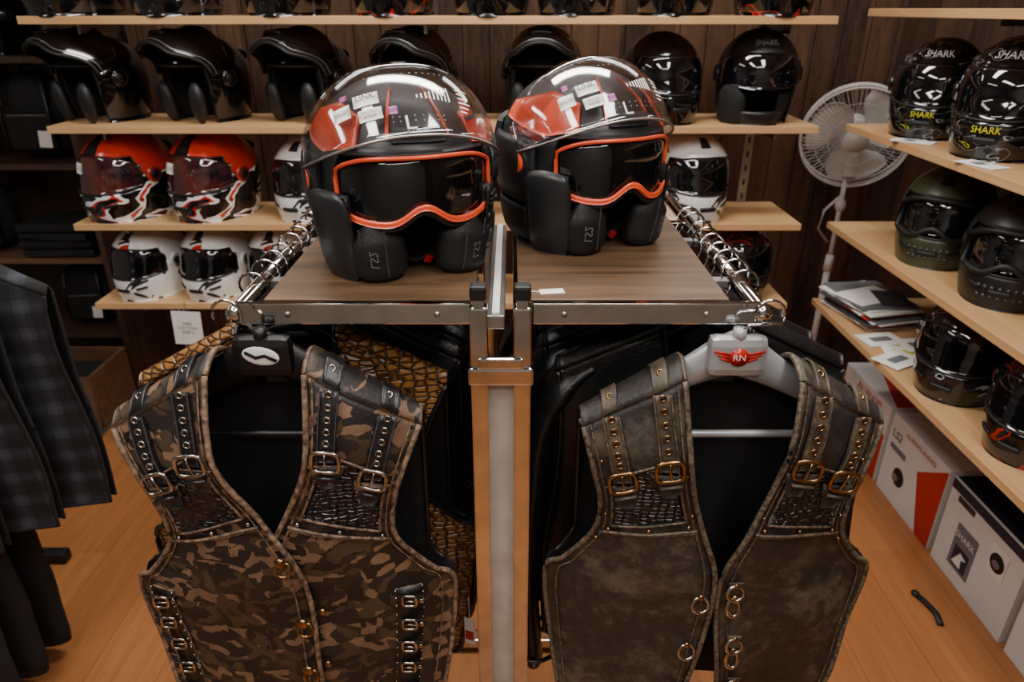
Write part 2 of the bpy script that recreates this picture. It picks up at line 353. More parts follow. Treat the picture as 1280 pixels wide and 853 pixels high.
def fullface(shell='gloss',visor='darkvisor',chinm=None,txt=None,mask=False,tag=False,disc=True,stripe=None):
    b=B(); chinm=chinm or shell; base_shell(b,shell,.46,1.12,1.26)
    if stripe:
        patch(b,-.22,.22,6,.50,1.45,8,.0012,.002,stripe)
        for sg in (-1,1): patch(b,sg*1.25,sg*2.6,14,-1.0,lambda t:.12+.12*S2(abs(t)*3),8,.0012,.002,chinm)
    patch(b,-1.28,1.28,26,-1.0,lambda t:-.36+.1*(t/1.28)**2,8,0,.012,chinm,'fabric',chin=.028)
    patch(b,-1.26,1.26,26,lambda t:-.36+.14*(t/1.26)**2,lambda t:.52-.28*abs(t/1.26)**3,10,.0005 if not mask else -.006,.003,visor,chin=.024)
    b.tube([SF(-1.24+2.48*i/30,-.36+.14*(i/15-1)**2,.002,chin=.026) for i in range(31)],.003,'rubber',6)
    b.tube([SF(t,-1+.0,-.006,chin=.028) for t in [-PI+2*PI*i/40 for i in range(40)]],.006,'rubber',6,True)
    if disc: pivot(b,shell if not mask else 'rubber')
    vents(b,'rubber' if shell!='gloss' else 'gloss')
    b.tube([SF(-.2+.4*i/8,-.66,.003,chin=.028) for i in range(9)],.007,'rubber',6,sc=(1,.5))
    for sg in (-1,1): b.tube([SF(sg*(.4+.3*i/5),-.62+.05*i/5,.002,chin=.028) for i in range(6)],.005,'rubber',6,sc=(1,.5))
    if mask:
        up=[SF(-.95+1.9*i/20,.40-.22*abs(i/10-1)**3,.004) for i in range(21)]
        lo=[SF(.95-1.9*i/20,-.40+.22*math.exp(-((i/10-1)/.28)**2)+.1*abs(i/10-1)**3,.004,chin=.02) for i in range(21)]
        b.tube(up+lo,.008,'rubber',8,True)
        for i in range(-3,4):
            for j in range(2):
                p=Vector(SF(i*.13,-.58-.17*j,.001,chin=.028)); q=Vector(SF(i*.13,-.58-.17*j,.004,chin=.028)); b.cyl(p,q,.005,'dgrey',8)
        for sg in (-1,1): b.tube([SF(sg*t,0,.002) for t in [.98+.3*i for i in range(8)]],.009,'fabric',6,sc=(1.4,.25))
    if txt:
        b.text(txt,.032,lambda x,y:SF(x/.14,.72+y/.13,.004),'white')
        b.text(txt,.022,lambda x,y:SF(x/.15,1.02+y/.13,.004),'yellow')
        b.text(txt,.022,lambda x,y:SF(x/.15,-.5+y/.145,.005,chin=.028),'yellow')
        for sg in (-1,1):
            b.text(txt,.030,lambda x,y:SF(sg*1.75+x/.14,.35+y/.13,.004),'white'); b.text('RACE-R',.020,lambda x,y:SF(sg*1.05+x/.14,-.62+y/.145,.006,chin=.028),'white')
            b.text('PRO',.026,lambda x,y:SF(sg*1.8+x/.14,-.1+y/.13,.004),'yellow'); b.text('RACING',.016,lambda x,y:SF(sg*1.0+x/.14,.62+y/.13,.004),'grey')
            b.text('TEAM',.018,lambda x,y:SF(sg*1.7+x/.14,-.55+y/.13,.004),'grey')
    if tag: patch(b,-.5,-.15,4,.05,.3,3,.003,.001,'paper',chin=.02)
    return b
def jet(shell='matte',txt='SHARK'):
    b=B(); base_shell(b,shell,.25,.95,1.1)
    patch(b,-1.15,1.15,24,lambda t:-.28+.1*t*t,lambda t:.5-.2*abs(t/1.15)**3,10,.006,.003,'darkvisor')
    for sg in (-1,1): patch(b,sg*.5,sg*1.0,8,-1.02,-.3,8,-.006,.03,'fabric',pillow=.01)
    patch(b,-.55,.55,12,-1.0,-.72,4,.0,.012,shell,chin=.02)
    pivot(b,shell); vents(b,shell)
    b.text(txt,.03,lambda x,y:SF(x/.14,.75+y/.13,.004),'grey')
    return b
def modular(shell='gloss',al=1.22):
    b=B(); base_shell(b,shell,.30,1.0,1.14)
    for sg in (-1,1): b.tube([SF(sg*.68,-.1-.9*i/8,-.012) for i in range(9)],.03,'pad',10,radii=[.01,.022,.027,.029,.029,.028,.026,.02,.008],sc=(.7,1),up=(0,1,0))
    X=rotX(al)
    lof=lambda t:-.98+.50*sst((abs(t)-.55)/.7)
    patch(b,-1.42,1.42,32,lof,lambda t:-.36+.16*(t/1.36)**2,8,.012,.010,shell,'fabric',X=X,chin=.030)
    patch(b,-1.25,1.25,26,lambda t:-.35+.12*(t/1.26)**2,lambda t:.30-.22*abs(t/1.26)**3,8,.009,.003,'darkvisor',X=X,chin=.024)
    T=[-1.4+2.8*i/30 for i in range(31)]
    b.tube([X@Vector(SF(t,lof(t),.009,chin=.030)) for t in T],.0055,'rubber',6)
    b.tube([X@Vector(SF(t,lof(t)+.10,.013,chin=.030)) for t in T],.0014,'steel',6)
    b.tube([X@Vector(SF(-.22+.44*i/8,-.66,.014,chin=.030)) for i in range(9)],.006,'rubber',6)
    pivot(b,shell,R=.03); vents(b,shell)
    return b
def hero():
    b=B(); base_shell(b,'shell',.30,.93,1.05)
    for sg in (-1,1):
        patch(b,sg*.66,sg*1.85,22,lambda t:.28+.20*abs(abs(t)-1.1),lambda t:.84-.30*abs(abs(t)-1.15),8,.0016,.003,'orange')
        patch(b,sg*.74,sg*1.6,16,lambda t:.58+.05*abs(abs(t)-1),lambda t:.62+.05*abs(abs(t)-1),2,.0030,.001,'dgrey')
        patch(b,sg*.30,sg*.34,5,lambda t:.46,lambda t:1.1,6,.0022,.002,'orange')
        pp=[SF(sg*(.52-.02*i/12),-.34-.68*i/12,-.002-.004*S2(PI*i/12)) for i in range(13)]
        b.tube([Vector(p)+Vector((0,.004,0)) for p in pp],.03,'pad',18,radii=[.036*min(1,(.25+q*2.2)) *(1 if q<.8 else 1-((q-.8)/.2)**2*.55)for q in [i/12 for i in range(13)]],sc=(.62,1.0),up=(0,1,0))
        for dt in (-.13,.12): b.tube([SF(sg*(.51+dt),-.42-.5*i/10,.0165) for i in range(11)],.0011,'dgrey',4)
        b.text('LS2',.019,lambda x,y,sg=sg:SF(sg*.50+y*1.0/.15*(1),-.72+(x)/.145,.0208),'grey')
        patch(b,sg*.76,sg*1.20,10,lambda t:-.98,lambda t:-.10-.1*abs(abs(t)-1.),12,.008,.016,'shell',pillow=.006)
        # latch, screws, vent slots on the cheek plate
        patch(b,sg*.83,sg*.99,6,-.80,-.56,5,.0115,.006,'rubber',pillow=.003)
        patch(b,sg*.87,sg*.95,4,-.75,-.61,4,.0145,.005,'dgrey',pillow=.003)
        for w_ in (-.34,-.29,-.24): b.tube([SF(sg*(.86+.18*i/5),w_+.02*i/5,.0085) for i in range(6)],.0018,'rubber',6)
        for t_,w_ in ((.84,-.45),(1.04,-.86)):
            p=Vector(SF(sg*t_,w_,.006)); q=Vector(SF(sg*t_,w_,.0105)); b.cyl(p,q,.004,'dgrey',10)
        b.tube([SF(sg*(.775),-.93+.80*i/12,.008) for i in range(13)],.003,'rubber',6)
        b.tube([SF(sg*(1.0+.2*i/8),-.45-.4*i/8,.0105) for i in range(9)],.002,'dgrey',6)
        b.tube([SF(sg*(1.02+.16*i/8),-.30-.02*i/8,.0100) for i in range(9)],.0016,'dgrey',6)
        patch(b,sg*1.18,sg*2.2,12,lambda t:-.45,lambda t:.22,8,.006,.006,'shell',pillow=.004)
        patch(b,sg*1.35,sg*2.3,12,lambda t:-.95,lambda t:-.55,6,.005,.005,'rubber',pillow=.004)
    patch(b,PI-1.1,PI+1.1,24,lambda t:-.25,lambda t:.42-.1*abs(t-PI),8,.012,.009,'shell')
    hi=lambda t:.27-.16*abs(t/.95)**4
    lo=lambda t:-.40+.16*abs(t/.95)**4+.17*math.exp(-(t/.19)**2)
    patch(b,-.92,.92,36,lo,hi,10,-.002,.004,'darkvisor')
    T=[-.92+1.84*i/36 for i in range(37)]
    b.tube([SF(t,hi(t),.001) for t in T]+[SF(.925,(hi(.92)*(1-q)+lo(.92)*q),.001) for q in (.25,.5,.75)]+[SF(t,lo(t)-.01,.001) for t in T[::-1]]+[SF(-.925,(lo(.92)*(1-q)+hi(.92)*q),.001) for q in (.25,.5,.75)],.0032,'orange',8,True)
    b.sheet([[SF(t,lo(t)+q,.0022) for q in (-.02,.01,.04)] for t in T],.003,'orange',flip=True)
    b.tube([SF(t,lo(t)-.055,-.003) for t in T],.0046,'rubber',8)
    b.text('LS2',.008,lambda x,y:SF(-.42+x/.15,lo(-.42)+.008+y/.145,.0030),'paper')
    X=rotX(.72); kw=dict(bF=.146,ht=.134)
    vlo=lambda t:-.34+.22*abs(t/1.35)**3; vhi=lambda t:.66-.36*abs(t/1.35)**3
    patch(b,-1.42,1.42,36,vlo,vhi,12,.012,.002,'clear',X=X,**kw)
    T=[-1.42+2.84*i/36 for i in range(37)]
    b.tube([X@Vector(SF(t,vlo(t),.0115,**kw)) for t in T],.0020,'steel',6)
    vf=lambda x,y,t0,w0,o=.0135:X@Vector(SF(t0+x/.155,w0+y/.15,o,**kw))
    def st(t0,t1,w0,w1,mat,o=.0130): patch(b,t0,t1,4,w0,w1,3,o,.0004,mat,X=X,**kw)
    st(-.74,-.56,-.04,.10,'paper'); st(-.52,-.28,.03,.16,'paper'); st(-.49,-.27,-.13,-.01,'paper'); st(-.22,-.14,-.11,-.03,'pink'); st(-.66,-.58,.16,.22,'pink')
    b.text('LINK',.013,lambda x,y:vf(x,y,-.40,.12,.0142),'blue'); b.text('MOTO\nRIDER',.007,lambda x,y:vf(x,y,-.38,-.07,.0142),'rubber'); b.text('VALID',.008,lambda x,y:vf(x,y,-.65,.03,.0142),'grey')
    b.text('L',.030,lambda x,y:vf(x,y,-.06,-.22,.0135),'paper')
    for k in range(9): st(.02+.036*k,.032+.036*k,.04-.004*k,.075+.012*k,'paper')
    for k in range(6): st(.42,.50+.03*(k%3),-.08+.05*k,-.068+.05*k,'paper')
    for k in range(14): st(-.4+.06*k,-.385+.06*k,.36,.372,'grey')
    for k in range(8):
        for j in range(2): st(-.2+.06*k,-.19+.06*k,-.20+.05*j+.0,-.188+.05*j,'grey')
    pivot(b,'shell',t=1.42,w=-.05,R=.031,mat2='orange')
    b.tube([SF(t,-1.0,-.006) for t in [1.0+ (2*PI-2.0)*i/36 for i in range(37)]],.007,'rubber',8)
    b.tube([SF(-.9,-.7,-.03),(-.04,-.06,.02),(0,-.075,.012),(.03,-.07,.02),SF(.9,-.7,-.03)],.008,'fabric',6,sc=(.35,1.2))
    b.box((.015,-.085,.014),(.012,.005,.013),'red',.002,rot=(.3,.4,.2))
    P=[[SF(-.28+.56*i/10,.42+.16*j/4,.002+.007*S2(PI*(j+.3)/4.6)) for j in range(5)] for i in range(11)]; b.sheet(P,.003,'rubber')
    return b
hb=hero()
ztop=1.266
hb.make('modular_motorcycle_helmet',(-.171,1.088,ztop),(0,0,math.radians(20)),(1.07,1.04,.975))
hb.make('modular_motorcycle_helmet',(.115,1.205,ztop),(0,0,math.radians(27)),(1.01,1.0,.985))
modg=modular(); fg=fullface('gloss'); fred=fullface('redshell','ivisor',chinm='g_white',tag=True,stripe='rubber')
fgw=fullface('g_mostlywhite'); fdr=fullface('g_dred'); jt=jet(); fsp=fullface('g_sponsor',txt='SHARK'); fmg=fullface('green','darkvisor',chinm='green',mask=True,disc=False); fmk=fullface('matte','darkvisor',mask=True,disc=False); fdk=fullface('g_dark')
fws=fullface('white','darkvisor',chinm='g_mostlywhite',stripe='g_white')
R=math.radians
first={}
def put(bd,name,loc,yaw,sc=1,al=None):
    k=id(bd)
    if k not in first: first[k]=bd.make(name,loc,(0,0,yaw),sc); return first[k]
    return inst(first[k],loc,(0,0,yaw),sc,name)
for i,x in enumerate((-1.33,-1.02,-.68,-.36,-.06,.2,.5,.8)):
    put([fg,fdk,fg,fdr,fg,fdk,fg,fdr][i],'full_face_motorcycle_helmet',(x,2.4,1.60),R(-12+random.uniform(-10,10)))
for x,yw in ((-1.33,-30),(-.99,-28),(-.65,-25),(-.30,-18),(.10,-5)):
    put(modg,'flip_up_motorcycle_helmet',(x,2.42,1.29),R(yw),(.98,.98,.94))
put(fg,'full_face_motorcycle_helmet',(.475,2.41,1.29),R(15),.97)
put(jt,'open_face_motorcycle_helmet',(.785,2.41,1.29),R(-8))
for x,yw in ((-1.30,-24),(-1.01,-22)):
    put(fred,'full_face_motorcycle_helmet',(x,2.41,.98),R(yw),(1.05,1.03,1.03))
put(fgw,'full_face_motorcycle_helmet',(.60,2.41,.98),R(12))
put(fgw,'full_face_motorcycle_helmet',(-.68,2.41,.98),R(-15),.95); put(fgw,'full_face_motorcycle_helmet',(-.40,2.41,.98),R(-5))
for x,yw in ((-1.285,-18),(-1.05,-12),(-.815,-8)):
    put(fws,'full_face_motorcycle_helmet',(x,2.40,.70),R(yw),(.92,.9,.88))
put(fdr,'full_face_motorcycle_helmet',(.80,2.41,.70),R(5),.93)
put(fsp,'full_face_motorcycle_helmet',(1.26,2.20,1.277),R(-38),.98)
put(fsp,'full_face_motorcycle_helmet',(1.28,1.88,1.277),R(-48),1.04)
put(fdk,'full_face_motorcycle_helmet',(1.30,1.55,1.277),R(-50))
put(fmg,'retro_masked_motorcycle_helmet',(1.27,2.02,.948),R(-40),.98)
put(fmk,'retro_masked_motorcycle_helmet',(1.28,1.71,.948),R(-40),.96)
put(fdk,'full_face_motorcycle_helmet',(1.27,1.75,.66),R(-50),(1.03,1.03,.98))
put(fdr,'full_face_motorcycle_helmet',(1.28,1.44,.66),R(-60),.98)
put(fg,'full_face_motorcycle_helmet',(-2.05,3.02,1.455),R(-20)); put(fdk,'full_face_motorcycle_helmet',(-2.4,3.02,1.455),R(-20))
# ---------------------------------------------------------------- vests
def cat(st,n):
    st=np.array(st,float); m=len(st); out=[]
    for i in range(n):
        t=i/(n-1)*(m-1); k=min(int(t),m-2); f=t-k
        p0=st[max(k-1,0)];p1=st[k];p2=st[k+1];p3=st[min(k+2,m-1)]
        out.append(.5*((2*p1)+(-p0+p2)*f+(2*p0-5*p1+4*p2-p3)*f*f+(-p0+3*p1-3*p2+p3)*f**3))
    return np.array(out)
ST_C=[(-.207,1.104,-.064,1.190),(-.182,1.04,-.064,1.12),(-.165,.98,-.052,1.05),(-.166,.915,-.012,.965),(-.212,.848,.022,.90),(-.244,.815,.034,.83),(-.236,.69,.036,.70),(-.215,.56,.030,.565),(-.205,.535,.0,.535)]
ST_O=[(-.204,1.104,-.076,1.180),(-.188,1.04,-.068,1.10),(-.176,.985,-.056,1.03),(-.182,.925,-.032,.95),(-.222,.865,-.008,.88),(-.250,.83,-.004,.81),(-.240,.70,-.018,.69),(-.220,.565,-.040,.56),(-.205,.535,-.070,.53)]
CR0,CR1,YK,SE=.155,.345,.372,.175
def fyk(x,z,kd=1,z0=0):
    sh=max(0,(z-1.03)/.155); q=min(abs(x)/.25,1.1)
    return kd*(-.062*(1-q*q)+.022*sh*sh-.012*max(0,1-abs(z-1.08)/.1))+(.0025*S2(x*38+z*23)+.0025*S2(x*15-z*31+1))*kd
def vest(name,loc,st,main,edge,crocm=None,det=None,kd=1,back='lining',sleeves=None,sc=(1,1,1),lap=.006,metal='nickel',rot=0,strapm='strap'):
    b=B(); NR=46; rows=cat(st,NR); NJ=16
    def pt(x,z,o=0): return Vector((x,fyk(x,z,kd)-o,z))
    BP=[]
    for i in range(NR):
        r=rows[i]; row=[]; xo=max(abs(r[0]),.205-.004*i/45) ; zo=r[1]
        for j in range(21):
            x=-xo+2*xo*j/20; q=(1-abs(x)/xo)/max(.05,(1-.06/xo)); z=zo+(r[3]-zo)*min(1,q)
            if q>1: z-=.010*(1-i/45)
            sh=max(0,(z-1.03)/.155)
            row.append((x,kd*(.055*(1-min(1,abs(x)/.25)**2)*(1-.45*min(1,sh*sh)))+.004,z))
        BP.append(row)
    b.sheet(BP,.004,back,main if not det else back)
    for e_ in (0,-1): b.tube([Vector(p[e_]) for p in BP[:26]],.004,edge if not det else 'strap',6)
    for sd in (-1,1):
        lp=lap if sd<0 else 0
        def sub(s0,s1,f0,f1,n,m,o):
            P=[]
            for i in range(n+1):
                s=(s0+(s1-s0)*i/n)*(len(rows)-1); k=min(int(s),len(rows)-2); r=rows[k]+(rows[k+1]-rows[k])*(s-k)
                row=[]
                for j in range(m+1):
                    f=f0+(f1-f0)*j/m; x=(r[0]+(r[2]-r[0])*f)*(-sd); z=r[1]+(r[3]-r[1])*f
                    row.append(pt(x,z,o+lp))
                P.append(row)
            return P
        P=sub(0,1,0,1,NR-1,NJ,0); b.sheet(P,.004,main,back,flip=(sd>0),rim=edge)
        def bridge(f0,f1,m,up,nq=8,o=0):
            out=[]; a=sub(0,0,f0,f1,1,m,o)[0]
            for k in range(nq+1):
                q=k/nq; row=[]
                for p in a:
                    x=p.x; yb=kd*(.055*(1-min(1,abs(x)/.25)**2)*.6)+.006
                    row.append((x,p.y*(1-q)+yb*q,p.z+(.016+up)*S2(PI*q)+up*(1-q)*.3))
                out.append(row)
            return out
        SBr=bridge(0,1,NJ,0); b.sheet(SBr,.004,main,main,flip=(sd>0),rim=edge)
        b.tube([Vector(r[0]) for r in SBr],.0042,edge,6); b.tube([Vector(r[-1]) for r in SBr],.0042,edge,6)
        eo=[p[0]+Vector((0,-.002,0)) for p in P]; ei=[p[-1]+Vector((0,-.002,0)) for p in P]
        b.tube(eo,.0042,edge,6); b.tube(ei,.0042,edge,6); b.tube(P[-1],.004,edge,6)
        if det:
            for f in (.07,.93):
                b.tube([q[0] for q in sub(0,1,f,f,60,1,.003)],.0012,edge,4)
            b.sheet(sub(CR0,CR1,.13,.87,14,8,.0035),.003,crocm,flip=(sd>0),rim=edge)
            bd=sub(CR0,CR1,.13,.87,14,8,.004)
            loop=[r[0] for r in bd]+bd[-1]+[r[-1] for r in bd[::-1]]+bd[0][::-1]
            b.tube(loop,.0020,edge,6,True)
            b.tube(sub(YK,YK,.05,.95,1,12,.004)[0],.0025,edge,6); b.tube(sub(YK+.008,YK+.008,.06,.94,1,12,.003)[0],.0011,edge,4)
            for f in (.12,.5,.88):
                p=sub(YK-.012,YK-.012,f,f,1,1,.004)[0][0]; b.ell(p,(.0035,.003,.0035),metal,8,6)
            for fa in (.27,.77):
                A=sub(.0,.0,fa,fa,1,1,0)[0][0]; Z=sub(SE,SE,fa,fa,1,1,0)[0][0]
                d=(Z-A); d.y=0; L=d.length; d.normalize(); e=Vector((d.z,0,-d.x))
                w=.0125; smat=strapm
                n=12; SP=[[pt((A+d*(L*i/n)+e*q).x,(A+d*(L*i/n)+e*q).z,.008+lp) for q in (-w,-w/2,0,w/2,w)] for i in range(n+1)]
                b.sheet(SP,.003,smat,flip=True,rim=smat)
                b.sheet(bridge(fa-.075,fa+.075,4,.007),.003,smat,flip=(sd>0),rim=smat)
                for q in (-w+.0015,w-.0015): b.tube([pt((A+d*(L*i/n)+e*q).x,(A+d*(L*i/n)+e*q).z,.0095+lp) for i in range(n+1)],.001,edge if det!='camo' else 'dgrey',4)
                for i in range(5):
                    p=A+d*(L*(.03+.165*i)); p=pt(p.x,p.z,.0095+lp); b.torus(p,.0042,.0015,(0,-1,.1),metal,10,6); b.ell(p,(.003,.001,.003),'rubber',8,4)
                # eyelet on the shoulder arch too
                pa=bridge(fa,fa+.001,1,.010)[2][0]; b.torus(pa,.0042,.0015,(0,-.8,.7),metal,10,6)
                bc=A+d*(L*.96); bc=pt(bc.x,bc.z,.013+lp); hw,hh=.0185,.0155
                lp4=[]
                for k in range(16):
                    a=2*PI*k/16; xx=math.copysign(abs(C2(a))**.55,C2(a))*hw; zz=math.copysign(abs(S2(a))**.55,S2(a))*hh
                    lp4.append(bc+e*xx+d*zz)
                b.tube(lp4,.0030,metal,8,True,up=(0,1,0)); b.tube([bc+d*hh,bc-d*hh*.9+Vector((0,-.003,0))],.0018,metal,6)
                kp=bc+d*.025; b.tube([kp-e*.015,kp+e*.015],.004,smat,6,sc=(.6,1))
                b.sheet([[pt((bc+d*(.012+.022*k)+e*(q*(.024-.008*k))).x,(bc+d*(.012+.022*k)+e*(q*(.024-.008*k))).z,.0075+lp) for q in (-1,-.3,.3,1)] for k in (0,1,1.8)],.003,main,flip=True,rim=edge)
            if det=='camo':
                if sd<0:
                    for zz in (.91,.79,.70,.61):
                        r=rows[int(np.argmin(abs(rows[:,3]-zz)))]; p=pt(r[2]-.014,zz,.012+lp)
                        b.ell(p,(.009,.005,.009),'brass',12,8); b.torus(p+Vector((.004,-.003,-.009)),.011,.0024,(0.1,-1,.3),'brass',14,6)
                else:
                    for zz in (.80,.70,.62):
                        r=rows[int(np.argmin(abs(rows[:,3]-zz)))]; p=pt(-r[2]+.085,zz,.008); b.ell(p,(.006,.004,.006),'brass',12,8)
                f=.16 if sd<0 else .24
                b.sheet(sub(.62,1,f-.07,f+.07,16,2,.004),.003,'strap',flip=(sd>0),rim=edge)
                for q in (f-.07,f+.07):
                    for k in range(22):
                        p=sub(.62+.017*k,.62+.017*k,q,q,1,1,.007)[0][0]; b.ell(p,(.0018,.0018,.0018),metal,6,4)
                for k in range(8):
                    s=.645+.045*k; p=sub(s,s,f,f,1,1,.009)[0][0]
                    b.box(p,(.042,.004,.014),'strap',.0015)
                    b.tube([p+Vector((math.copysign(abs(C2(a))**.5,C2(a))*.011,-.004,math.copysign(abs(S2(a))**.5,S2(a))*.010)) for a in [2*PI*i/14 for i in range(14)]],.0024,metal,6,True,up=(0,1,0))
                    b.tube([p+Vector((-.01,-.004,0)),p+Vector((.01,-.005,0))],.0014,metal,6)
                    b.torus(p+Vector((.018,-.003,0)),.003,.0012,(0,-1,0),metal,8,5)
            else:
                for zz in (.835,.735,.64,.565):
                    r=rows[int(np.argmin(abs(rows[:,3]-zz)))]
                    if sd<0:
                        p=pt(r[2]-.022,zz,.010); b.ell(p+Vector((0,0,.004)),(.005,.004,.005),'brass',10,6); b.torus(p+Vector((0,-.003,-.008)),.0125,.0028,(0.1,-1,.3),'nickel',16,6)
                    else:
                        p=pt(-r[2]+.022,zz,.010); b.box(p+Vector((0,0,.015)),(.022,.004,.024),main,.002); b.torus(p+Vector((0,-.004,.010)),.0125,.0030,(0.1,-1,.2),'nickel',14,6)
                        b.torus(p+Vector((0,-.004,-.018)),.0095,.0034,(0.1,-1,.2),'nickel',14,6,sc=1.6); b.ell(p+Vector((0,-.004,-.002)),(.006,.004,.008),'brass',10,6)
                        b.ell(p+Vector((0,-.003,.024)),(.0035,.003,.0035),'brass',8,6)
                for s,f in ((.1,.1),(.3,.06),(.33,.94),(.40,.06)):
                    b.ell(sub(s,s,f,f,1,1,.004)[0][0],(.003,.0025,.003),metal,8,6)
        if sleeves:
            r0=rows[0]; x0=abs(r0[0])
            pts=[(sd*(x0-.06),.01,1.13),(sd*(x0-.01),.01,1.09),(sd*(x0+.025),.0,1.02),(sd*(x0+.035),-.01,.9),(sd*(x0+.04),-.02,.78),(sd*(x0+.038),-.04,.66),(sd*(x0+.03),-.055,.56)]
            pr=cat(pts,22); b.tube([Vector(p) for p in pr],.05,main,14,radii=[.03+.028*min(1,i/4)-.0009*i+.0018*S2(i*2.1) for i in range(22)],sc=(1,.75*max(.55,kd)),up=(0,1,0))
            b.torus(Vector(pr[-2]),.042,.004,(0,.1,1),edge,16,6)
    if det: b.box((0,BP[3][10][1]-.006,1.145),(.03,.002,.014),'dgrey')
    return b.make(name,loc,(0,0,rot),sc)
RLX,RRX=-.372,.336; RZc=1.25
vest('camouflage_leather_vest',(-.334,.845,0),ST_C,'camo','tanedge','croc','camo')
vest('brown_leather_vest',(.302,.845,0),ST_O,'brown','brownedge','crocbrown','brown',lap=0,metal='brass',strapm='brownstrap')
vest('crocodile_leather_vest',(-.333,.955,-.006),ST_C,'croctan','leather','croc',None,kd=.45,sc=(1.12,1,1))
for k in range(4): vest('black_leather_vest',(-.30+.02*(k%2),1.03+.07*k,-.01*k),ST_C,'leather','strap',None,None,kd=.45,sc=(1.04,1,1))
ST_J=[(-.205,1.12,-.06,1.195),(-.20,1.05,-.05,1.12),(-.20,.97,-.03,1.05),(-.205,.90,0,.95),(-.215,.82,.02,.86),(-.22,.76,.02,.79),(-.22,.67,.02,.68),(-.215,.58,.02,.58)]
for k in range(4): vest('black_leather_jacket',(.288-.016*k,.968+.085*k,.0),ST_J,'leather','strap',None,None,kd=.55,sleeves=True,sc=(1.06,1,1))
for k,(x,y) in enumerate(((-1.195,1.40),(-1.27,1.31),(-1.34,1.22),(-1.39,1.13))):
    vest('plaid_vest',(x,y,-.05),ST_J,'plaid','cloth',None,None,kd=.6,sc=(1,1,1))
b=B()
for k in range(3):
    for sg in (-1,1):
        pts=cat([(sg*.05-.02,-.1*k,.56),(sg*.07,-.1*k,.43),(sg*.085,-.1*k,.25),(sg*.09,-.1*k-.01,.06)],14)
        b.tube([Vector(p) for p in pts],.07,'cloth',14,radii=[.085-.0018*i+.002*S2(i*1.7+k) for i in range(14)],sc=(.45,1),up=(0,1,0))
    b.box((0,-.1*k,.545),(.28,.05,.06),'cloth',.02)
b.make('black_riding_trousers',(-1.355,1.40,0))
b=B()
for y in (1.0,1.5): b.cyl((-1.65,y,.03),(-1.65,y,1.3),.014,'chrome'); b.cyl((-1.65,y,1.29),(-1.26,y,1.29),.012,'chrome'); b.cyl((-1.26,y,1.165),(-1.26,y,1.29),.010,'chrome')
for y in (1.0,1.76): b.box((-1.66,y,.02),(.45,.04,.04),'rubber',.006)
b.box((-1.65,1.38,.02),(.04,.76,.03),'chrome',.004)
b.cyl((-1.26,.95,1.165),(-1.26,1.56,1.165),.012,'chrome')
for y in (1.13,1.22,1.31,1.40):
    b.tube([(-1.26+.018*C2(a),y,1.170+.018*S2(a)) for a in [PI*1.1*i/8-.1 for i in range(9)]]+[(-1.26,y,1.15),(-1.26,y,1.12)],.002,'chrome',6)
b.make('garment_rail')
# ---------------------------------------------------------------- hangers
def hanger(loc,mat,rx,kind):
    b=B(); z0=1.232
    xs=[i/12-1 for i in range(25)]
    pts=[(.200*s,.012,z0-.036-.118*abs(s)**1.1) for s in xs]
    b.tube(pts,.012,mat,12,radii=[.009+.026*(1-abs(s))**2+.004*abs(s) for s in xs],sc=(1.0,.5),up=(0,0,1))
    b.tube([(-.195,.014,1.076),(-.19,.012,1.068),(-.1,.01,1.066),(.1,.01,1.066),(.19,.012,1.068),(.195,.014,1.076)],.006,mat,8)
    b.box((0,.0,z0-.034),(.080,.026,.058),mat,.012)
    dx=rx
    b.cyl((0,-.002,z0-.012),(0,-.002,z0+.006),.009,mat,12)
    hk=[(0,-.004,z0),(dx*.3,-.006,z0+.012),(dx+.019,-.008,RZc-.002)]+[(dx+.019*C2(a),-.006,RZc+.010+.019*S2(a)) for a in [PI*1.15*i/12 for i in range(13)]]
    b.tube(hk,.0021,'chrome',8)
    if kind=='black':
        b.ell((0,-.0130,z0-.03),(.025,.002,.0135),'paper',24,8,rot=(0,.15,0))
        b.tube([(-.020,-.0160,z0-.023),(-.006,-.0162,z0-.031),(.006,-.0162,z0-.028),(.021,-.016,z0-.036)],.0026,'rubber',6,sc=(1,.3))
    else:
        b.cyl((0,-.012,z0-.032),(0,-.0145,z0-.032),.013,'red',20); b.text('RN',.013,lambda x,y:(x,-.0152,z0-.032+y),'paper')
        for sg in (-1,1):
            for q in range(3): b.tube([(sg*.012,-.014,z0-.028-.005*q),(sg*(.034-.005*q),-.014,z0-.023-.005*q)],.0018,'red',6,sc=(1,.4))
    return b.make('coat_hanger',loc)
hanger((-.334,.85,0),'hblack',RLX+.334,'black')
hanger((.302,.85,0),'hsilver',RRX-.302,'silver')
b=B()
for side,rx,off in ((0,RLX,.05),(1,RRX,-.05)):
    for k in range(9):
        y=.955+.045*k+random.uniform(-.006,.006); tl=random.uniform(-.008,.008)
        b.tube([(rx+off,y,1.195),(rx+off*.6,y,1.225),(rx+(.018 if off>0 else -.018),y,RZc)]+[(rx+(.021*C2(a))*(1 if off>0 else -1),y+tl*S2(a),RZc+.008+.021*S2(a)) for a in [PI*1.15*i/10 for i in range(11)]],.0021,'chrome',8)
        b.tube([(rx+off+.2*s,y,1.2-.12*abs(s)**1.2) for s in [i/6-1 for i in range(13)]],.007,'hblack',8,sc=(1.2,.6))
b.make('row_of_coat_hangers')
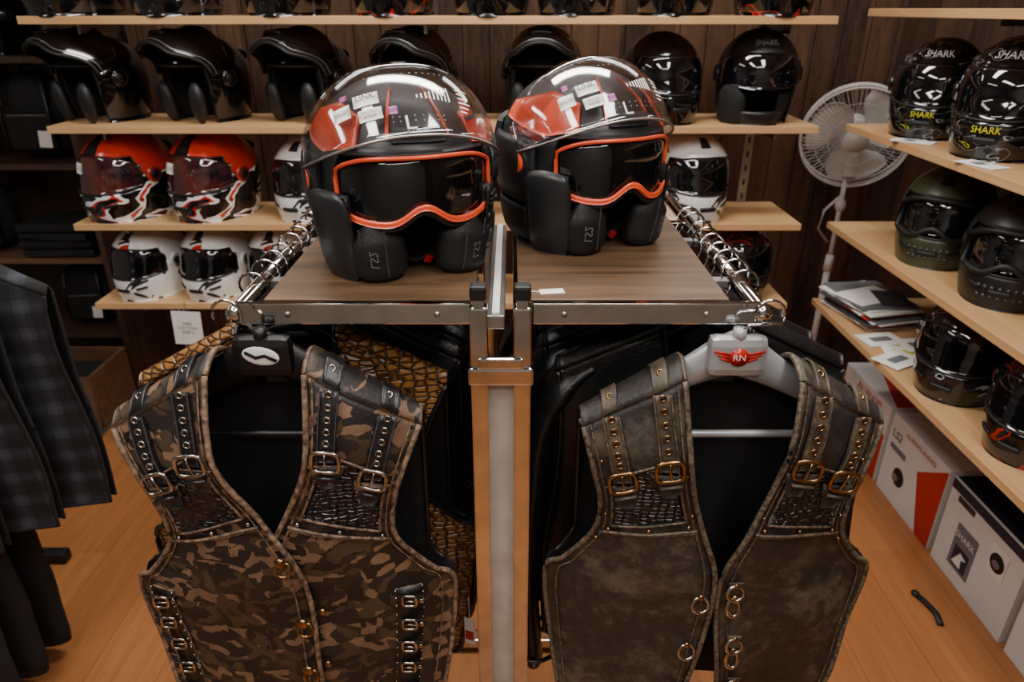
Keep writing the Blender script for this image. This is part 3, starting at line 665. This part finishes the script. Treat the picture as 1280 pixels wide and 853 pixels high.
# ---------------------------------------------------------------- central rack
b=B()
yF=.872
b.box((-.214,yF,1.25),(.318,.012,.030),'chrome',.002); b.box((.182,yF,1.25),(.310,.012,.030),'chrome',.002)
for rx in (RLX,RRX):
    b.cyl((rx,yF-.008,RZc),(rx,1.50,RZc),.0115,'chrome',16)
    b.ell((rx,yF-.008,RZc),(.0115,.006,.0115),'chrome',12,8)
b.box((-.214,1.30,1.245),(.318,.02,.022),'chrome',.002); b.box((.182,1.30,1.245),(.310,.02,.022),'chrome',.002)
for x0,x1 in ((-.335,-.052),(.008,.293)):
    b.box(((x0+x1)/2,1.095,1.2585),(x1-x0,.425,.013),'rackwood',.001)
for x0,x1 in ((-.37,-.05),(.01,.334)):
    for y in (1.0,1.2): b.box(((x0+x1)/2,y,1.246),(x1-x0,.02,.010),'steel')
for x0 in (-.10,-.30,.07,.26): b.cyl((x0,yF-.008,1.25),(x0,yF-.005,1.25),.004,'steel',10)
for x in (-.044,.014):
    b.box((x,.85,.64),(.024,.024,1.26),'chrome',.003); b.box((x,.85,1.235),(.017,.017,.10),'chrome',.002)
    b.box((x,.85,1.289),(.022,.022,.020),'rubber',.004)
b.box((-.015,.858,.60),(.034,.008,1.18),'strip')
b.box((-.015,.85,1.172),(.088,.036,.026),'chrome',.004); b.box((-.015,.838,1.192),(.06,.012,.016),'chrome',.003)
b.box((-.022,1.09,1.236),(.024,.44,.020),'steel',.002); b.box((-.022,1.085,1.248),(.010,.43,.006),'paper')
for x in (-.044,.014): b.box((x,1.30,.64),(.024,.024,1.26),'chrome',.003)
for x in (-.044,.014): b.box((x,1.07,.03),(.03,.75,.04),'chrome',.004)
b.box((-.015,1.07,.06),(.08,.04,.03),'chrome',.004)
for y in (.72,1.42): b.box((-.015,y,.03),(.40,.04,.03),'chrome',.004)
b.make('chrome_clothing_rack')
b=B(); b.box((0,0,.0006),(.034,.018,.0008),'paper'); b.tube([(-.017,0,.001),(-.045,.01,.001)],.0007,'paper',4)
b.make('price_tag',(.055,.91,1.2652),(0,0,.15))
b=B(); b.box((0,0,0),(.1,.002,.125),'paper'); b.text('100%\nCOTTON\nSIZE L',.016,lambda x,y:(x,-.002,y),'rubber'); b.tube([(0,0,.062),(.0,.002,.10)],.001,'rubber',4)
b.make('paper_tag',(-1.13,2.238,.612),(0,.05,0))
b=B(); b.box((0,0,0),(.02,.001,.06),'paper'); b.box((0,-.001,-.01),(.016,.001,.02),'red'); b.tube([(0,0,.03),(0,0,.08)],.0007,'paper',4); b.make('price_tag',(-.075,.91,.62),(0,0,-.4))
# ---------------------------------------------------------------- fan
b=B(); Rf=.205
b.cyl((0,0,.03),(0,0,.62),.014,'fanw'); b.cyl((0,0,.6),(0,0,1.06),.010,'fanw'); b.cyl((0,0,.58),(0,0,.65),.02,'fanw',16,.016); b.ell((0,0,.87),(.022,.022,.03),'fanw')
for a in (.6,.6+PI/2):
    b.box((0,0,.02),(.46,.045,.025),'fanw',.008,rot=(0,0,a))
b.ell((0,0,.035),(.06,.06,.03),'fanw')
b.box((0,.0,1.04),(.05,.06,.10),'fanw',.015)
X=Matrix.Translation((0,0,1.16))@Euler((R(14),0,R(-18))).to_matrix().to_4x4()
b.tube([(0,.10,0),(0,.08,0),(0,0.02,0),(0,0,0)],.05,'fanw',20,radii=[.035,.055,.06,.05],X=X)
b.cyl((0,-.05,0),(0,-.076,0),.052,'fanw',28,.046,X=X)
for yy,RR in ((0.0,Rf),(-.025,Rf+.002),(-.05,Rf)): b.torus((0,yy,0),RR,.004,(0,1,0),'fanw',48,6,X=X)
for RR,yy in ((.15,-.068),(.10,-.074)): b.torus((0,yy,0),RR,.0012,(0,1,0),'fanw',40,4,X=X)
for k in range(72):
    a=2*PI*k/72; ca,sa=C2(a),S2(a)
    b.tube([(r*ca,y,r*sa) for r,y in ((.045,-.07),(.10,-.073),(.16,-.066),(.195,-.052),(Rf,-.028))],.0012,'fanw',4,X=X)
    if k%2==0: b.tube([(r*ca,y,r*sa) for r,y in ((Rf,0),(.15,.045),(.06,.06))],.0012,'fanw',4,X=X)
for k in range(3):
    a0=2*PI*k/3+.4; P=[]
    for i in range(9):
        r=.035+.150*i/8; wd=.75+.55*S2(PI*min(1,i/8*.9)); row=[]
        for j in range(7):
            a=a0+(j/6-.5)*wd*1.35+.4*i/8; row.append((r*C2(a),-.03+.018*(j/6-.5)*2,r*S2(a)))
        P.append(row)
    b.sheet(P,.002,'fanw',X=X)
b.tube([(0,.02,.9),(-.05,.03,.84),(-.06,.03,.76),(-.01,.03,.7)],.006,'fanw',8)
b.make('pedestal_fan',(1.385,2.93,0))
# ---------------------------------------------------------------- boxes
def hbox(y0,y1,kind,Z0=0,h=.315,x0=1.37):
    b=B(); w=y1-y0; cy=(y0+y1)/2; d=.25; b.box((d/2,0,h/2),(d,w-.006,h),'cardw',.002)
    fx=-.0015
    def q(ya,yb,za,zb,mat,o=0): b.box((fx-o,(ya+yb)/2,(za+zb)/2),(.0016,abs(yb-ya),abs(zb-za)),mat)
    T=lambda s,sz,yy,zz,mat: b.text(s,sz,lambda x,y:(fx-.003,yy-x,zz+y),mat)
    hw=w/2-.004
    if kind=='a':
        b.add([(fx-.001,-hw,0.004),(fx-.001,-hw,.2),(fx-.001,-.02,.2),(fx-.001,.06,.004)],[[0,1,2,3]],'cardr',False)
        T('ALWAYS\nAHEAD',.05,-.03,.255,'cardr'); T('LS2',.05,.11,.06,'grey'); T('HELMETS',.024,-.09,.08,'paper')
        b.add([(.02,-hw,h+.001),(.1,-hw,h+.001),(.2,hw,h+.001),(.12,hw,h+.001)],[[0,1,2,3]],'cardr',False)
    elif kind=='b':
        b.add([(fx-.001,-hw,0.004),(fx-.001,-hw,h-.01),(fx-.001,-.03,h-.11),(fx-.001,-.10,.004)],[[0,1,2,3]],'cardr',False)
        T('LS2',.045,.12,.25,'rubber'); T('ALWAYS AHEAD',.025,-.02,.285,'cardr'); q(.05,.15,.19,.21,'grey'); 
        b.ell((fx-.001,.06,.115),(.002,.035,.035),'rubber'); b.ell((fx-.003,.075,.105),(.002,.018,.015),'grey')
    else:
        q(-hw,hw,h-.035,h-.004,'cardb'); q(.0,.10,.05,.2,'grey'); T('SHARK',.03,.05,.165,'paper'); q(.015,.085,.06,.13,'cardb',.001)
        b.add([(fx-.004,.08,.07),(fx-.004,.05,.12),(fx-.004,.02,.11),(fx-.004,.04,.1),(fx-.004,.035,.07)],[[0,1,2,3,4]],'paper',False)
        q(-.12,-.05,.16,.25,'paper',.001); b.ell((fx-.003,-.085,.205),(.002,.03,.03),'rubber'); b.ell((fx-.005,-.085,.2),(.002,.016,.012),'grey')
        for k in range(14): q(.13-.006*k,.133-.006*k,.255,.275,'rubber')
        b.box((d/2,0,h+.001),(d-.01,w-.016,.003),'cardb')
    b.make('helmet_box',(x0,cy,Z0))
hbox(2.19,2.56,'a'); hbox(1.81,2.17,'b'); hbox(1.43,1.79,'s'); hbox(1.05,1.41,'s')
# carrying strap lying on the floor beside the boxes
b=B(); b.tube([(0,0,.008),(.01,.04,.009),(0,.09,.008),(-.012,.12,.008)],.007,'rubber',8,sc=(.8,1.4)); b.ell((-.012,.12,.010),(.012,.012,.008),'rubber'); b.make('black_strap',(1.24,1.49,0))
b=B(); z=0
for k in range(15):
    t=random.choice((.004,.005,.003)); b.box((random.uniform(-.02,.02),random.uniform(-.02,.02),z+t/2),(.20,.25,t),('paper','paper','grey','cardr','paper','dgrey')[k%6],.0004,rot=(0,0,random.uniform(-.2,.2))); z+=t+.0006
b.box((-.02,0,z+.001),(.19,.13,.0015),'paper',rot=(0,0,.25)); b.box((.04,-.04,z+.003),(.10,.14,.0015),'dgrey',rot=(0,0,-.3)); b.make('magazine_stack',(1.235,2.24,.661),(0,0,.15))
b=B()
for k,(x,y,r) in enumerate(((0,0,.2),(.03,-.10,-.2),(-.02,-.15,.5),(.10,-.05,.1))):
    b.box((x,y,.001+.0016*k),(.13,.09,.0014),'paper',rot=(0,0,r)); b.box((x,y,.0022+.0016*k),(.07,.03,.0006),'yellow' if k==1 else 'grey',rot=(0,0,r))
b.make('leaflets',(1.18,2.04,.661))
b=B(); b.box((0,0,.001),(.06,.11,.0014),'paper',rot=(0,0,.3)); b.box((.0,.01,.002),(.03,.03,.0006),'grey'); b.make('price_card',(1.135,1.72,1.278))
inst(bpy.data.objects['price_card'],(1.14,2.05,1.278),(0,0,.5))
def bag(loc,s=1,rz=0):
    b=B()
    b.tube([(0,0,.01+.36*i/16) for i in range(17)],.1,'cloth',20,radii=[max(.02,.15*(1-abs(2*i/16-1)**4)**.4*(1-.15*i/16)) for i in range(17)],sc=(.62,1),up=(0,1,0))
    b.box((0,-.095,.13),(.20,.05,.16),'fabric',.02); b.tube([(-.08,-.118,.2),(.08,-.118,.2)],.003,'grey',6)
    for sg in (-1,1): b.tube([(sg*.06,-.02,.37),(sg*.09,-.09,.33),(sg*.10,-.125,.2),(sg*.10,-.11,.05)],.010,'leather',6,sc=(.4,1.3))
    b.tube([(-.03,0,.36),(-.025,0,.40),(.025,0,.40),(.03,0,.36)],.006,'leather',6)
    b.box((.06,-.13,.1),(.05,.002,.07),'paper',rot=(0,.1,.1))
    b.make('black_backpack',loc,(0,0,rz),s)
bag((-1.95,3.03,1.05),.92,.1); bag((-2.3,3.03,1.05),.9,-.1); bag((-1.93,3.03,.30),.78,.1); bag((-2.3,3.03,.65),.85,.1)
b=B()
for k in range(4): b.box((random.uniform(-.01,.01),0,.022+.036*k),(.3,.24,.034),'cloth' if k%2 else 'leather',.014,rot=(0,0,random.uniform(-.1,.1)))
b.make('folded_garments',(-1.95,3.0,.65))
# ---------------------------------------------------------------- lights
def area(x,y,sx,sy,p,col=(1,.96,.9)):
    b=B(); b.box((0,0,.03),(sx+.06,sy+.06,.05),'fanw',.004); b.box((0,0,.0),(sx,sy,.012),'lamp'); b.make('ceiling_light',(x,y,H-.055))
    l=bpy.data.lights.new('area_lamp','AREA'); l.shape='RECTANGLE'; l.size=sx; l.size_y=sy; l.energy=p; l.color=col
    o=bpy.data.objects.new('ceiling_lamp_light',l); o.location=(x,y,H-.07); bpy.context.scene.collection.objects.link(o)
area(-.75,.2,.28,1.3,23); area(.6,.2,.28,1.3,24); area(-.05,1.65,1.3,.28,34); area(-2.3,1.2,.28,1.3,6); area(0,-.9,1.3,.28,16); area(.9,2.9,1.0,.2,10); area(-1.3,2.9,1.0,.2,6)  # last two, by the back wall, are added to brighten planks and fan
w=bpy.data.worlds.new('world'); bpy.context.scene.world=w; w.use_nodes=True; w.node_tree.nodes['Background'].inputs[0].default_value=(.6,.7,.8,1); w.node_tree.nodes['Background'].inputs[1].default_value=.1
# ---------------------------------------------------------------- camera
cd=bpy.data.cameras.new('camera'); cam=bpy.data.objects.new('camera',cd); bpy.context.scene.collection.objects.link(cam)
cam.location=(0,0,1.62); cam.rotation_euler=(R(90-25.3),0,0); cd.sensor_width=36; cd.lens=24.75; cd.clip_start=.02
cd.dof.use_dof=True; cd.dof.focus_distance=1.02; cd.dof.aperture_fstop=5.6
bpy.context.scene.camera=cam
